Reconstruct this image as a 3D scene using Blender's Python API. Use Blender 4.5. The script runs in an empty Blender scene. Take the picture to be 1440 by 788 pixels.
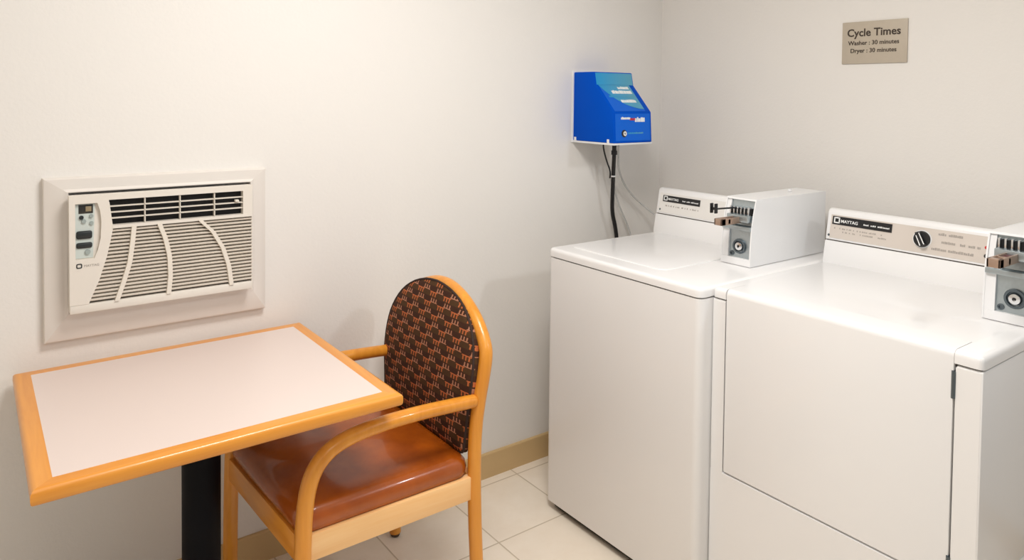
import bpy, bmesh, math, random
from mathutils import Vector, Matrix, Euler
rnd = random.Random(7)
S = bpy.context.scene
COL = S.collection
PI = math.pi

# ------------------------------------------------------------------ materials
def lin(c):
    return tuple(((v/255.0)/12.92 if v/255.0 <= 0.04045 else ((v/255.0+0.055)/1.055)**2.4) for v in c)

class N:
    """tiny node builder"""
    def __init__(s, name):
        s.m = bpy.data.materials.new(name); s.m.use_nodes = True
        s.t = s.m.node_tree; s.b = s.t.nodes['Principled BSDF']
    def node(s, kind, **kw):
        n = s.t.nodes.new(kind)
        for k, v in kw.items(): setattr(n, k, v)
        return n
    def put(s, sock, v):
        if hasattr(v, 'is_output'): s.t.links.new(v, sock)
        elif v is not None: sock.default_value = v
    def math(s, op, a, b=None, c=None):
        n = s.node('ShaderNodeMath', operation=op)
        s.put(n.inputs[0], a)
        if b is not None: s.put(n.inputs[1], b)
        if c is not None: s.put(n.inputs[2], c)
        return n.outputs[0]
    def mix(s, f, a, b):
        n = s.node('ShaderNodeMix', data_type='RGBA')
        s.put(n.inputs[0], f)
        s.put(n.inputs[6], (*a, 1) if isinstance(a, tuple) else a)
        s.put(n.inputs[7], (*b, 1) if isinstance(b, tuple) else b)
        return n.outputs[2]
    def noise(s, scale, vec=None, detail=3, rough=.5, dist=0):
        n = s.node('ShaderNodeTexNoise'); n.inputs['Scale'].default_value = scale
        n.inputs['Detail'].default_value = detail; n.inputs['Roughness'].default_value = rough
        n.inputs['Distortion'].default_value = dist
        if vec is not None: s.put(n.inputs['Vector'], vec)
        return n.outputs['Fac']
    def coord(s, which='Object'):
        return s.node('ShaderNodeTexCoord').outputs[which]
    def pos(s):
        return s.node('ShaderNodeNewGeometry').outputs['Position']
    def mapping(s, vec, loc=(0,0,0), scale=(1,1,1), rot=(0,0,0)):
        n = s.node('ShaderNodeMapping'); s.put(n.inputs['Vector'], vec)
        n.inputs['Location'].default_value = loc; n.inputs['Scale'].default_value = scale
        n.inputs['Rotation'].default_value = rot
        return n.outputs[0]
    def ramp(s, f, lo, hi):
        n = s.node('ShaderNodeMapRange'); s.put(n.inputs[0], f)
        n.inputs[1].default_value = lo; n.inputs[2].default_value = hi
        return n.outputs[0]
    def bump(s, h, strength=.1, dist=.01):
        n = s.node('ShaderNodeBump'); n.inputs['Strength'].default_value = strength
        n.inputs['Distance'].default_value = dist; s.put(n.inputs['Height'], h)
        s.put(s.b.inputs['Normal'], n.outputs[0])
    def set(s, color=None, rough=None, metal=None, coat=None, spec=None, trans=None, alpha=None):
        b = s.b.inputs
        if color is not None: s.put(b['Base Color'], (*color, 1) if isinstance(color, tuple) else color)
        if rough is not None: s.put(b['Roughness'], rough)
        if metal is not None: s.put(b['Metallic'], metal)
        if coat is not None: s.put(b['Coat Weight'], coat)
        if spec is not None: s.put(b['Specular IOR Level'], spec)
        if trans is not None: s.put(b['Transmission Weight'], trans)
        return s.m

def plain(name, rgb, rough=.5, metal=0, coat=0, var=.03, scale=30, spec=None):
    n = N(name); c = lin(rgb)
    f = n.noise(scale, n.coord())
    lo = tuple(max(0, v*(1-var)) for v in c); hi = tuple(min(1, v*(1+var)) for v in c)
    return n.set(n.mix(f, lo, hi), rough, metal, coat, spec)

def wall_paint(name, rgb):
    n = N(name); c = lin(rgb)
    f = n.noise(1.3, n.pos(), 4)
    n.set(n.mix(f, tuple(v*.97 for v in c), c), .62)
    n.bump(n.noise(95, n.pos(), 3, .55), .16, .004)
    return n.m

def floor_tiles():
    n = N('floor_tile')
    br = n.node('ShaderNodeTexBrick', offset=0.0, squash=1.0)
    n.put(br.inputs['Vector'], n.mapping(n.pos(), loc=(.82, .050, 0)))
    br.inputs['Scale'].default_value = 1
    br.inputs['Brick Width'].default_value = .302
    br.inputs['Row Height'].default_value = .303
    br.inputs['Mortar Size'].default_value = .0028
    br.inputs['Mortar Smooth'].default_value = .3
    br.inputs['Color1'].default_value = (*lin((249, 239, 224)), 1)
    br.inputs['Color2'].default_value = (*lin((246, 235, 218)), 1)
    br.inputs['Mortar'].default_value = (*lin((200, 186, 164)), 1)
    f = n.noise(9, n.pos(), 6, .65)
    c = n.mix(n.math('MULTIPLY', n.ramp(f, .35, .75), .35), br.outputs['Color'], lin((226, 208, 184)))
    n.set(c, .32)
    n.bump(n.math('SUBTRACT', 1.0, br.outputs['Fac']), .25, .002)
    return n.m

def wood(name, rgb_lo, rgb_hi, axis='X', rough=.34):
    n = N(name)
    sc = {'X': (3, 42, 42), 'Y': (42, 3, 42), 'Z': (42, 42, 3)}[axis]
    v = n.mapping(n.pos(), scale=sc)
    f = n.noise(1.0, v, 5, .6, .6)
    g = n.noise(2.6, n.pos(), 2)
    f2 = n.math('ADD', n.math('MULTIPLY', f, .65), n.math('MULTIPLY', g, .35))
    n.set(n.mix(n.ramp(f2, .33, .66), lin(rgb_lo), lin(rgb_hi)), rough, coat=.25)
    n.bump(f, .03, .002)
    return n.m

def enamel(name, rgb, rough=.3, coat=.3):
    n = N(name); c = lin(rgb)
    f = n.noise(2.2, n.pos(), 3)
    n.set(n.mix(f, tuple(v*.975 for v in c), c), rough, coat=coat)
    n.bump(n.noise(260, n.pos(), 2), .02, .001)
    return n.m

def vinyl():
    n = N('brown_vinyl')
    f = n.noise(7, n.pos(), 5, .6)
    n.set(n.mix(n.ramp(f, .3, .72), lin((140, 64, 10)), lin((182, 90, 16))), .25, coat=.35, spec=.5)
    n.bump(n.noise(210, n.pos(), 4, .6), .10, .002)
    return n.m

def fabric():
    """woven upholstery: rows of little three-legged marks in rust and mauve on brown (pattern lives in the pad's UVs, metres)"""
    n = N('patterned_fabric')
    uv = n.node('ShaderNodeUVMap'); uv.uv_map = 'UVMap'
    sp = n.node('ShaderNodeSeparateXYZ'); n.put(sp.inputs[0], uv.outputs[0])
    cw, ch = .074, .0315
    v = n.math('DIVIDE', sp.outputs[1], ch)
    row = n.math('FLOOR', v)
    fv = n.math('SUBTRACT', v, row)
    u = n.math('ADD', n.math('DIVIDE', sp.outputs[0], cw), n.math('MULTIPLY', row, -.27))
    fu = n.math('FRACT', u)
    def between(x, lo, hi):
        return n.math('MULTIPLY', n.math('GREATER_THAN', x, lo), n.math('LESS_THAN', x, hi))
    def ticks(a, b, k):
        t = n.math('FRACT', n.math('DIVIDE', n.math('SUBTRACT', fu, a), (b-a)/k))
        return between(t, .26, .66)
    # upper motif: three prongs joined at the foot
    ua, ub = .46, .98
    up = n.math('MULTIPLY', between(fu, ua, ub), between(fv, .52, .92))
    up = n.math('MULTIPLY', up, n.math('MAXIMUM', ticks(ua, ub, 3), between(fv, .52, .60)))
    # lower motif: three legs joined at the head
    la, lb = .04, .56
    lo = n.math('MULTIPLY', between(fu, la, lb), between(fv, .06, .50))
    lo = n.math('MULTIPLY', lo, n.math('MAXIMUM', ticks(la, lb, 3), between(fv, .40, .50)))
    weave = n.noise(420, uv.outputs[0], 2)
    patch = n.noise(16, uv.outputs[0], 2)
    base = n.mix(between(fv, .0, .5), lin((74, 46, 32)), lin((88, 62, 36)))
    base = n.mix(n.math('MULTIPLY', patch, .5), base, lin((48, 30, 26)))
    c = n.mix(n.math('MULTIPLY', up, .85), base, n.mix(patch, lin((206, 148, 124)), lin((188, 124, 84))))
    c = n.mix(n.math('MULTIPLY', lo, .88), c, n.mix(patch, lin((214, 116, 74)), lin((194, 108, 58))))
    c = n.mix(n.math('MULTIPLY', n.ramp(weave, .3, .8), .25), c, lin((40, 24, 18)))
    n.set(c, .88, spec=.2)
    n.bump(weave, .25, .002)
    return n.m

def teal_print():
    """printed label: cyan on the left to greyed teal on the right, a lighter wave across it"""
    n = N('teal_print')
    sp = n.node('ShaderNodeSeparateXYZ'); n.put(sp.inputs[0], n.coord('Generated'))
    f = n.math('ADD', sp.outputs[0], n.math('MULTIPLY', n.noise(3, n.coord('Generated')), .25))
    n.set(n.mix(n.ramp(f, .1, 1.0), lin((10, 150, 208)), lin((84, 160, 188))), .3)
    return n.m

def glowing(name, rgb, strength):
    n = N(name); n.set(lin(rgb), .5)
    n.b.inputs['Emission Color'].default_value = (*lin(rgb), 1)
    n.b.inputs['Emission Strength'].default_value = strength
    return n.m

M = {}
M['wall'] = wall_paint('cream_wall_paint', (236, 232, 226))
M['ceiling'] = wall_paint('ceiling_paint', (240, 236, 228))
M['floor'] = floor_tiles()
M['base_tile'] = plain('baseboard_tile', (208, 177, 128), .4, var=.05, scale=14)
M['enamel'] = enamel('white_enamel', (242, 241, 240))
M['enamel_case'] = enamel('white_case_enamel', (240, 240, 240), .35)
M['panel_white'] = enamel('pale_panel', (234, 231, 226), .4, .1)
M['panel_beige'] = enamel('beige_panel', (214, 204, 194), .4, .1)
M['seam'] = plain('seam_shadow_gap', (70, 62, 54), .8)
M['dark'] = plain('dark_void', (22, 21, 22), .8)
M['black'] = plain('black_plastic', (20, 20, 22), .4)
M['black_metal'] = plain('black_powder_coat', (7, 8, 14), .55, spec=.12)
M['white_print'] = plain('white_print', (240, 240, 238), .5)
M['grey_print'] = plain('grey_print', (168, 160, 152), .6)
M['ink'] = plain('dark_ink', (62, 50, 40), .6)
M['sign'] = plain('taupe_sign_plate', (190, 178, 160), .5, var=.05, scale=60)
M['wood_x'] = wood('honey_maple_x', (216, 136, 42), (236, 160, 60), 'X')
M['wood_y'] = wood('honey_maple_y', (216, 136, 42), (236, 160, 60), 'Y')
M['wood_z'] = wood('honey_maple_z', (214, 134, 36), (236, 160, 56), 'Z')
M['wood_rail'] = wood('pale_maple_rail', (244, 188, 122), (252, 208, 148), 'X')
M['laminate'] = plain('pinkish_laminate', (226, 210, 202), .38, var=.012, scale=200)
M['vinyl'] = vinyl()
M['fabric'] = fabric()
M['welt'] = plain('dark_welt_cord', (52, 34, 26), .8)
M['glide'] = plain('glide_foot', (70, 56, 42), .6)
M['ac'] = plain('cream_plastic', (230, 223, 212), .42, var=.015)
M['ac_slat'] = plain('cream_slat_plastic', (232, 224, 211), .45, var=.01)
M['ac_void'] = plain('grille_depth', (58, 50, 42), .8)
M['surround'] = plain('white_trim_paint', (230, 223, 215), .45, var=.01)
M['ac_panel'] = plain('grey_green_panel', (204, 212, 206), .4, var=.02)
M['lcd'] = plain('dark_display', (48, 46, 42), .25)
M['lcd_digit'] = plain('display_digit', (150, 134, 104), .4)
M['btn_dark'] = plain('dark_button', (38, 42, 42), .4)
M['btn_grey'] = plain('grey_button', (158, 168, 164), .5)
M['blue'] = plain('blue_plastic', (0, 80, 196), .5, var=.03, scale=4, spec=.05)
M['blue_print'] = plain('mid_blue_print', (4, 100, 214), .4, var=.05, scale=8, spec=.2)
M['teal'] = teal_print()
M['white_plastic'] = plain('white_plastic', (236, 236, 236), .45)
M['red'] = plain('red_print', (196, 40, 44), .4)
M['steel'] = plain('brushed_zinc', (176, 186, 190), .34, metal=.85, var=.08, scale=120)
M['chrome'] = plain('bright_chrome', (226, 228, 230), .16, metal=1)
M['steel_dark'] = plain('dark_steel', (96, 106, 112), .4, metal=.7)  # darker steel for screws, hinges and lock collars
M['bronze'] = plain('bronze_slide', (176, 150, 132), .36, metal=.6, var=.06)
M['maroon'] = plain('maroon_slide', (92, 36, 34), .5)
M['clear_tube'] = N('clear_vinyl_tube').set(lin((236, 236, 234)), .2, trans=.55)
M['lamp'] = glowing('lamp_diffuser', (255, 244, 226), 2.0)

# ------------------------------------------------------------------ mesh builder
class B:
    def __init__(s): s.bm = bmesh.new()
    def add(s, t):
        me = bpy.data.meshes.new('tmp'); t.to_mesh(me); t.free(); s.bm.from_mesh(me); bpy.data.meshes.remove(me); return s
    def poly(s, faces_of_verts):
        t = bmesh.new(); vs, fs = faces_of_verts
        bv = [t.verts.new(v) for v in vs]
        for f in fs:
            try: t.faces.new([bv[i] for i in f])
            except ValueError: pass
        bmesh.ops.recalc_face_normals(t, faces=t.faces)
        return s.add(t)
    def box(s, x0, x1, y0, y1, z0, z1, bev=0, seg=2, mat=None):
        t = bmesh.new(); bmesh.ops.create_cube(t, size=1)
        for v in t.verts:
            v.co = Vector(((x0+x1)/2+v.co.x*(x1-x0), (y0+y1)/2+v.co.y*(y1-y0), (z0+z1)/2+v.co.z*(z1-z0)))
        if bev: bmesh.ops.bevel(t, geom=list(t.edges), offset=bev, segments=seg, profile=.5, affect='EDGES')
        if mat is not None: bmesh.ops.transform(t, matrix=mat, verts=t.verts)
        bmesh.ops.recalc_face_normals(t, faces=t.faces)
        return s.add(t)
    def prism(s, pts, fn, a, b, bev=0, seg=2):
        """2-D outline pts extruded from a to b; fn(p, q, h) -> world point"""
        t = bmesh.new(); n = len(pts)
        lo = [t.verts.new(fn(p, q, a)) for p, q in pts]; hi = [t.verts.new(fn(p, q, b)) for p, q in pts]
        t.faces.new(lo); t.faces.new(hi)
        for i in range(n): t.faces.new([lo[i], lo[(i+1) % n], hi[(i+1) % n], hi[i]])
        bmesh.ops.recalc_face_normals(t, faces=t.faces)
        if bev: bmesh.ops.bevel(t, geom=list(t.edges), offset=bev, segments=seg, profile=.5, affect='EDGES', clamp_overlap=True)
        return s.add(t)
    def loft(s, rings, cap0=True, cap1=True, loop=False):
        t = bmesh.new(); R = [[t.verts.new(v) for v in r] for r in rings]; n = len(R[0])
        K = len(R) if loop else len(R)-1
        for k in range(K):
            a, b = R[k], R[(k+1) % len(R)]
            for i in range(n): t.faces.new([a[i], a[(i+1) % n], b[(i+1) % n], b[i]])
        if cap0 and not loop: t.faces.new(R[0])
        if cap1 and not loop: t.faces.new(R[-1])
        bmesh.ops.recalc_face_normals(t, faces=t.faces)
        return s.add(t)
    def tube(s, pts, r, n=12, smooth=0, round_ends=False):
        P = [Vector(p) for p in pts]
        rad = list(r) if isinstance(r, (list, tuple)) else [r]*len(P)
        for _ in range(smooth):
            Q = [P[0]]; q = [rad[0]]
            for i in range(len(P)-1):
                Q += [P[i]*.75+P[i+1]*.25, P[i]*.25+P[i+1]*.75]
                q += [rad[i]*.75+rad[i+1]*.25, rad[i]*.25+rad[i+1]*.75]
            Q.append(P[-1]); q.append(rad[-1]); P, rad = Q, q
        T = []
        for i in range(len(P)):
            d = P[min(i+1, len(P)-1)]-P[max(i-1, 0)]; T.append(d.normalized())
        u = T[0].orthogonal().normalized(); rings = []
        for i in range(len(P)):
            if i:
                q = T[i-1].rotation_difference(T[i]); u = (q @ u).normalized()
            w = T[i].cross(u)
            rings.append([P[i]+(u*math.cos(2*PI*k/n)+w*math.sin(2*PI*k/n))*rad[i] for k in range(n)])
        if round_ends:
            def end(i, sgn):
                out = []
                for a in (30, 60, 80):
                    c = math.cos(math.radians(a)); o = T[i]*sgn*rad[i]*.6*math.sin(math.radians(a))
                    out.append([P[i]+o+(v-P[i])*c for v in rings[i]])
                return out
            rings = end(0, -1)[::-1]+rings+end(len(P)-1, 1)
        return s.loft(rings)
    def lathe(s, prof, origin, axis, n=24):
        """prof: (radius, distance along axis)"""
        a = Vector(axis).normalized(); u = a.orthogonal().normalized(); w = a.cross(u); o = Vector(origin)
        rings = [[o+a*h+(u*math.cos(2*PI*k/n)+w*math.sin(2*PI*k/n))*max(r, 1e-5) for k in range(n)] for r, h in prof]
        return s.loft(rings)

def rr(cx, cy, hx, hy, r, n=5):
    r = max(min(r, hx-1e-4, hy-1e-4), 1e-4); out = []
    for sx, sy, a0 in ((1, 1, 0), (-1, 1, 90), (-1, -1, 180), (1, -1, 270)):
        for k in range(n+1):
            a = math.radians(a0+90*k/n)
            out.append((cx+sx*(hx-r)+r*math.cos(a), cy+sy*(hy-r)+r*math.sin(a)))
    return out
def rbox(b, x0, x1, y0, y1, z0, z1, r, rt=0, rb=0, n=5):
    """box with vertical corners of radius r, top edge rounded by rt and bottom edge by rb"""
    cx, cy, hx, hy = (x0+x1)/2, (y0+y1)/2, (x1-x0)/2, (y1-y0)/2; rings = []
    def ring(i, z): rings.append([(p, q, z) for p, q in rr(cx, cy, hx-i, hy-i, max(r-i, .0005), n)])
    if rb:
        for a in (0, 30, 60, 90): ring(rb*(1-math.sin(math.radians(a))), z0+rb*(1-math.cos(math.radians(a))))
    else: ring(0, z0)
    if rt:
        for a in (0, 22, 45, 67, 90): ring(rt*(1-math.cos(math.radians(a))), z1-rt*(1-math.sin(math.radians(a))))
    else: ring(0, z1)
    return b.loft(rings)

def finish(name, b, mat, parent=None, angle=35, label=None):
    bm = b.bm if isinstance(b, B) else b
    o_ = parent.get('_loc') if parent is not None else None
    me = bpy.data.meshes.new(name)
    if parent is not None:
        r = ROOT[parent.name]; bmesh.ops.translate(bm, vec=-Vector(r), verts=bm.verts)
    bm.to_mesh(me); bm.free()
    for p in me.polygons: p.use_smooth = True
    me.set_sharp_from_angle(angle=math.radians(angle))
    if mat is not None: me.materials.append(mat)
    o = bpy.data.objects.new(name, me); COL.objects.link(o)
    if parent is not None: o.parent = parent; ROOT[o.name] = ROOT[parent.name]
    else: ROOT[o.name] = (0, 0, 0)
    if label: o['label'] = label
    return o
ROOT = {}
def thing(name, loc, label, cat, group=None):
    o = bpy.data.objects.new(name, None); COL.objects.link(o); o.location = loc; o.empty_display_size = .1
    ROOT[o.name] = tuple(loc); o['label'] = label; o['category'] = cat
    if group: o['group'] = group
    return o
def lone(name, b, mat, loc, label, cat, group=None):
    """a thing that is one mesh"""
    bm = b.bm; bmesh.ops.translate(bm, vec=-Vector(loc), verts=bm.verts)
    o = finish(name, b, mat); o.location = loc; ROOT[o.name] = tuple(loc)
    o['label'] = label; o['category'] = cat
    if group: o['group'] = group
    return o
def struct(name, b, mat):
    o = finish(name, b, mat); o['kind'] = 'structure'; return o

def text_b(body, size, fn, align='LEFT', extrude=.0006, bold=0):
    """letters as a mesh; fn(x, y, h) -> world"""
    cu = bpy.data.curves.new('lettering', 'FONT'); cu.body = body; cu.size = size; cu.align_x = align
    cu.extrude = extrude; cu.offset = bold; cu.resolution_u = 3
    ob = bpy.data.objects.new('lettering_source', cu); COL.objects.link(ob)
    bpy.context.view_layer.update()
    me = bpy.data.meshes.new_from_object(ob.evaluated_get(bpy.context.evaluated_depsgraph_get()))
    bpy.data.objects.remove(ob); bpy.data.curves.remove(cu)
    b = B(); b.bm.from_mesh(me); bpy.data.meshes.remove(me)
    for v in b.bm.verts: v.co = Vector(fn(v.co.x, v.co.y, v.co.z+extrude))
    bmesh.ops.recalc_face_normals(b.bm, faces=b.bm.faces)
    return b
def strokes(b, x0, x1, y, h, fn, seed, dense=.8, t=.0006, gap=.35):
    """a row of small upright letter-like strokes, too small to read"""
    r = random.Random(seed); x = x0
    while x < x1:
        w = h*(.35+.4*r.random())
        if r.random() < dense:
            hh = h*(.7+.3*r.random())
            b.prism([(x, y), (min(x+w, x1), y), (min(x+w, x1), y+hh), (x, y+hh)], fn, 0, t)
        x += w+h*gap*(.5+.8*r.random())
    return b

# ------------------------------------------------------------------ room
XL, YR, ZC = -3.35, -3.5, 2.45
struct('floor', B().box(XL-.1, .1, YR-.1, .1, -.08, 0), M['floor'])
struct('wall_back', B().box(XL-.1, .1, 0, .12, 0, ZC), M['wall'])
struct('wall_right', B().box(0, .12, YR-.1, 0, 0, ZC), M['wall'])
struct('wall_left', B().box(XL-.12, XL, YR-.1, 0, 0, ZC), M['wall'])
struct('ceiling', B().box(XL-.12, .12, YR-.12, .12, ZC, ZC+.08), M['ceiling'])
def base_prof(b, fn, a, e):
    return b.prism([(0, 0), (.011, 0), (.011, .089), (.008, .093), (0, .093)], fn, a, e)
struct('baseboard_back', base_prof(B(), lambda p, q, h: (h, -p, q), XL, 0), M['base_tile'])
struct('baseboard_right', base_prof(B(), lambda p, q, h: (-p, h, q), YR, -.011), M['base_tile'])
struct('baseboard_left', base_prof(B(), lambda p, q, h: (XL+p, h, q), YR, -.011), M['base_tile'])

# ------------------------------------------------------------------ top-loading washer
WX, WL, WR, WB = -.869, -.277, -.930, -.12
H, SEAM = .9085, .879
wash = thing('washing_machine', (-.5, -.606, 0), 'white top-loading washer in the corner under the blue dispenser', 'washer')
b = rbox(B(), WX, WB, WR, WL, .028, SEAM-.002, .022, 0, .003)
finish('base_shadow_strip', rbox(B(), WX+.018, WB-.02, WR+.018, WL-.016, .010, .030, .02), M['dark'], wash)  # dark strip standing in for the shade under the washer
finish('cabinet', b, M['enamel'], wash)
finish('seam_strip', rbox(B(), WX+.006, WB-.006, WR+.006, WL-.006, SEAM-.006, SEAM+.006, .02), M['seam'], wash)
b = rbox(B(), WX-.002, WB, WR-.001, WL+.001, SEAM+.002, H, .022, .012)
finish('top_panel', b, M['enamel'], wash)
b = rbox(B(), -.80, -.575, WR+.035, WL-.035, H-.004, H+.0022, .03, .002)
b2 = rbox(B(), -.80, -.40, -.735, WL-.035, H-.004, H+.0024, .03, .002)
lidw = finish('lid', b2, M['enamel'], wash)
for x in (WX+.06, WB-.06):
    for y in (WR+.06, WL-.06):
        finish('foot', B().lathe([(.018, 0), (.02, .004), (.012, .012), (.010, .03)], (x, y, 0), (0, 0, 1), 14), M['black'], wash)

def console(parent, xb, y0, y1, xtop, xback, panel_mat):
    """sloping back-splash: lower strip, seam, upper panel with a ridge on top"""
    zs, zt = .981, 1.079
    k = (xtop-xb)/(zt-H)
    def xf(z): return xb+k*(z-H)
    f = lambda p, q, h: (p, h, q)
    finish('console_base', B().prism([(xf(H)-.004, H-.002), (xf(zs-.003)-.004, zs-.003), (xback, zs-.003), (xback, H-.002)], f, y0, y1, .002), M['enamel'], parent)
    finish('console_seam', B().prism([(xf(zs-.01)+.001, zs-.01), (xf(zs+.01)+.001, zs+.01), (xback-.005, zs+.01), (xback-.005, zs-.01)], f, y0+.004, y1-.004), M['seam'], parent)
    c = finish('console', B().prism([(xf(zs)-.002, zs), (xf(zt-.012)-.004, zt-.012), (xf(zt)-.001, zt-.003), (xf(zt)+.012, zt), (xback, zt-.03), (xback, zs)], f, y0, y1, .002), M['enamel'], parent)
    n = Vector((-1, 0, k)).normalized(); up = Vector((k, 0, 1)).normalized()
    def on(u, v, h):
        """u metres along -y from the left end (y1), v up the slope from the seam, h out of the panel"""
        o = Vector((xf(zs)-.0021, y1, zs))
        up2 = (Vector((xf(zt-.012)-.004, 0, zt-.012))-Vector((xf(zs)-.002, 0, zs))).normalized()
        n2 = Vector((-up2.z, 0, up2.x))
        w = o+Vector((0, -u, 0))+up2*v+n2*h
        return (w.x, w.y, w.z)
    finish('control_panel', B().prism([(.012, .006), (y1-y0-.012, .006), (y1-y0-.012, .080), (.012, .080)], on, 0, .0012), panel_mat, c)
    return c, on

def name_strip(c, on, u0, u1, v0, v1):
    pl_ = finish('name_strip', B().prism([(u0, v0), (u1, v0), (u1, v1), (u0, v1)], on, .0012, .0026), M['black'], c, label='black strip with white lettering')
    h = v1-v0; L = u1-u0
    b = B()
    e0, e1 = u0+h*.20, u0+h*.95
    vm0, vm1 = v0+h*.16, v0+h*.90
    t = h*.15
    fr = lambda p, q, hh: on(p, q, hh)
    for (a, b_, c_, d) in ((e0, e1, vm0, vm0+t), (e0, e1, vm1-t, vm1), (e0, e0+t, vm0, vm1), (e1-t, e1, vm0, vm1)):
        b.prism([(a, c_), (b_, c_), (b_, d), (a, d)], fr, .0026, .0032)
    fmt = lambda x, y, hh: on(u0+h*1.08+x, v0+h*.30+y, .0026+hh*.6)
    tb = text_b('MAYTAG', h*.52, fmt, bold=.0002)
    b.add(tb.bm)
    strokes(b, u0+L*.54, u1-L*.04, v0+h*.34, h*.20, lambda p, q, hh: on(p, q, .0026+hh), 11, .85)
    finish('lettering', b, M['white_print'], c)

c, on = console(wash, -.335, -.800, -.274, -.302, -.19, M['panel_white'])
name_strip(c, on, .028, .205, .048, .072)
b = B()
strokes(b, .03, .20, .030, .006, lambda p, q, h: on(p, q, .0012+h), 5, .5)
finish('small_print', b, M['grey_print'], c)
finish('screw', B().lathe([(.004, 0), (.003, .0015), (0, .002)], on(.018, .016, .0012), (-1, 0, .2), 10), M['steel_dark'], c)

def coin_box(parent, yl, yr, x0, xb, zsld, reach):
    """coin meter case: yl/yr the left and right faces, x0 the front foot, xb the back"""
    z0, zt = H+.0015, 1.117
    lean = .028
    def xf(z):  # front edge of the side plates: leans back towards the top with a slight hollow
        t = (z-z0)/(zt-z0)
        return x0+lean*t*t*(.55+.45*t)
    f = lambda p, q, h: (p, h, q)
    zs = [z0+(zt-z0)*i/8 for i in range(9)]
    prof = [(xf(z), z) for z in zs]+[(xb, zt), (xb, z0)]
    b = B()
    fl, fr_ = .026, .004          # left flange width, right plate thickness
    b.prism(prof, f, yr, yr+fr_)                      # right side plate
    b.prism([(xf(z)+.002, z) for z in zs]+[(xb, zt), (xb, z0)], f, yl-.004, yl)  # left side plate
    b.box(x0+.045, xb-.001, yr+.002, yl-.002, zt-.006, zt-.0004)     # top
    b.prism([(xf(zt-.006)+.001, zt-.006), (xf(zt)+.001, zt-.0004), (x0+.045, zt-.0004), (x0+.045, zt-.006)], f, yr+.002, yl-.002)
    b.box(xb-.004, xb-.0005, yr+.002, yl-.002, z0+.0062, zt-.0062)                     # back
    b.box(x0+.052, xb-.0006, yr+.002, yl-.002, z0+.0004, z0+.006)                # floor
    b.prism([(x0+.001, z0), (xf(z0+.022)+.001, z0+.022), (x0+.05, z0+.022), (x0+.05, z0+.0003)], f, yr+.002, yl-.005)  # sill
    # left flange below the slide: broad enamel strip
    zm = 1.034
    b.prism([(xf(z)+.003, z) for z in (z0+.0006, .95, .99, zm)]+[(x0+.05, zm), (x0+.05, z0+.0006)], f, yl-fl, yl-.0006)
    b.prism([(xf(z)+.006, z) for z in (zm+.0005, 1.05, 1.09, zt-.0008)]+[(x0+.07, zt-.0008), (x0+.07, zm+.0005)], f, yl-.018, yl-.0007)
    case = finish('coin_box', b, M['enamel_case'], parent)
    # metal faces
    ya, yb = yr+fr_, yl-fl
    finish('lock_plate', B().prism([(x0+.010, z0+.02), (x0+.014, zm-.01), (x0+.03, zm-.01), (x0+.03, z0+.02)], f, ya, yb), M['steel'], case)
    finish('ledge', B().prism([(x0+.001, zm-.014), (x0+.002, zm-.002), (x0+.05, zm+.001), (x0+.05, zm-.014)], f, ya, yl-.004, .001), M['steel'], case)
    finish('slide_plate', B().prism([(x0+.020, zm), (x0+.036, zt-.006), (x0+.05, zt-.006), (x0+.05, zm)], f, ya, yl-.018), M['steel'], case)
    yc = (ya+yb)/2+.002
    zc = .968
    lk = B().lathe([(.0225, 0), (.0235, .004), (.0225, .007), (.0175, .007), (.0170, .001), (0, .001)], (x0+.012, yc, zc), (-1, 0, 0), 28)
    finish('lock_collar', lk, M['steel_dark'], case)
    lk = B().lathe([(.0140, 0), (.0140, .007), (.0120, .010), (.0045, .0105), (.0045, .007), (0, .007)], (x0+.013, yc, zc), (-1, 0, 0), 24)
    finish('lock', lk, M['chrome'], case)
    finish('keyhole', B().box(x0+.0015, x0+.006, yc-.0035, yc+.0035, zc-.002, zc+.0035, .0006), M['black'], case)
    finish('screw', B().lathe([(.0075, 0), (.0075, .003), (.004, .004), (.004, .001), (0, .001)], (x0+.011, yb-.011, z0+.033), (-1, 0, 0), 16), M['steel_dark'], case)
    # coin slide: chute with upright coin slots, bronze tongue pushed out to the left front, black push handle
    yq = (ya+yl-.018)/2
    b = B()
    b.box(x0-.004, x0+.04, ya+.006, yl-.024, zsld-.020, zsld+.002, .0015)
    finish('slide_housing', b, M['steel'], case)
    b = B()
    n = 6
    for i in range(n):
        y = ya+.012+(yl-.030-ya-.012)*i/(n-1)
        b.box(x0+.006, x0+.034, y-.0022, y+.0022, zsld-.002, zsld+.026, .0008)
    finish('coin_guides', b, M['chrome'], case)
    finish('coin_slots', B().box(x0+.014, x0+.030, ya+.006, yl-.024, zsld, zsld+.022), M['dark'], case)
    b = B()
    yt0, yt1 = yq-.010, yq+.018
    b.box(x0-reach, x0+.01, yt0, yt0+.005, zsld-.024, zsld-.004, .0012)
    b.box(x0-reach, x0+.01, yt1-.005, yt1, zsld-.024, zsld-.004, .0012)
    b.box(x0-reach, x0-reach+.02, yt0, yt1, zsld-.024, zsld-.004, .0012)
    b.box(x0-.060, x0-.048, yt0, yt1, zsld-.022, zsld-.006, .0012)
    finish('coin_slide', b, M['bronze'], case)
    finish('slide_insert', B().box(x0-.046, x0-.006, yt0+.005, yt1-.005, zsld-.020, zsld-.008, .001), M['maroon'], case)
    return case

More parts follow.
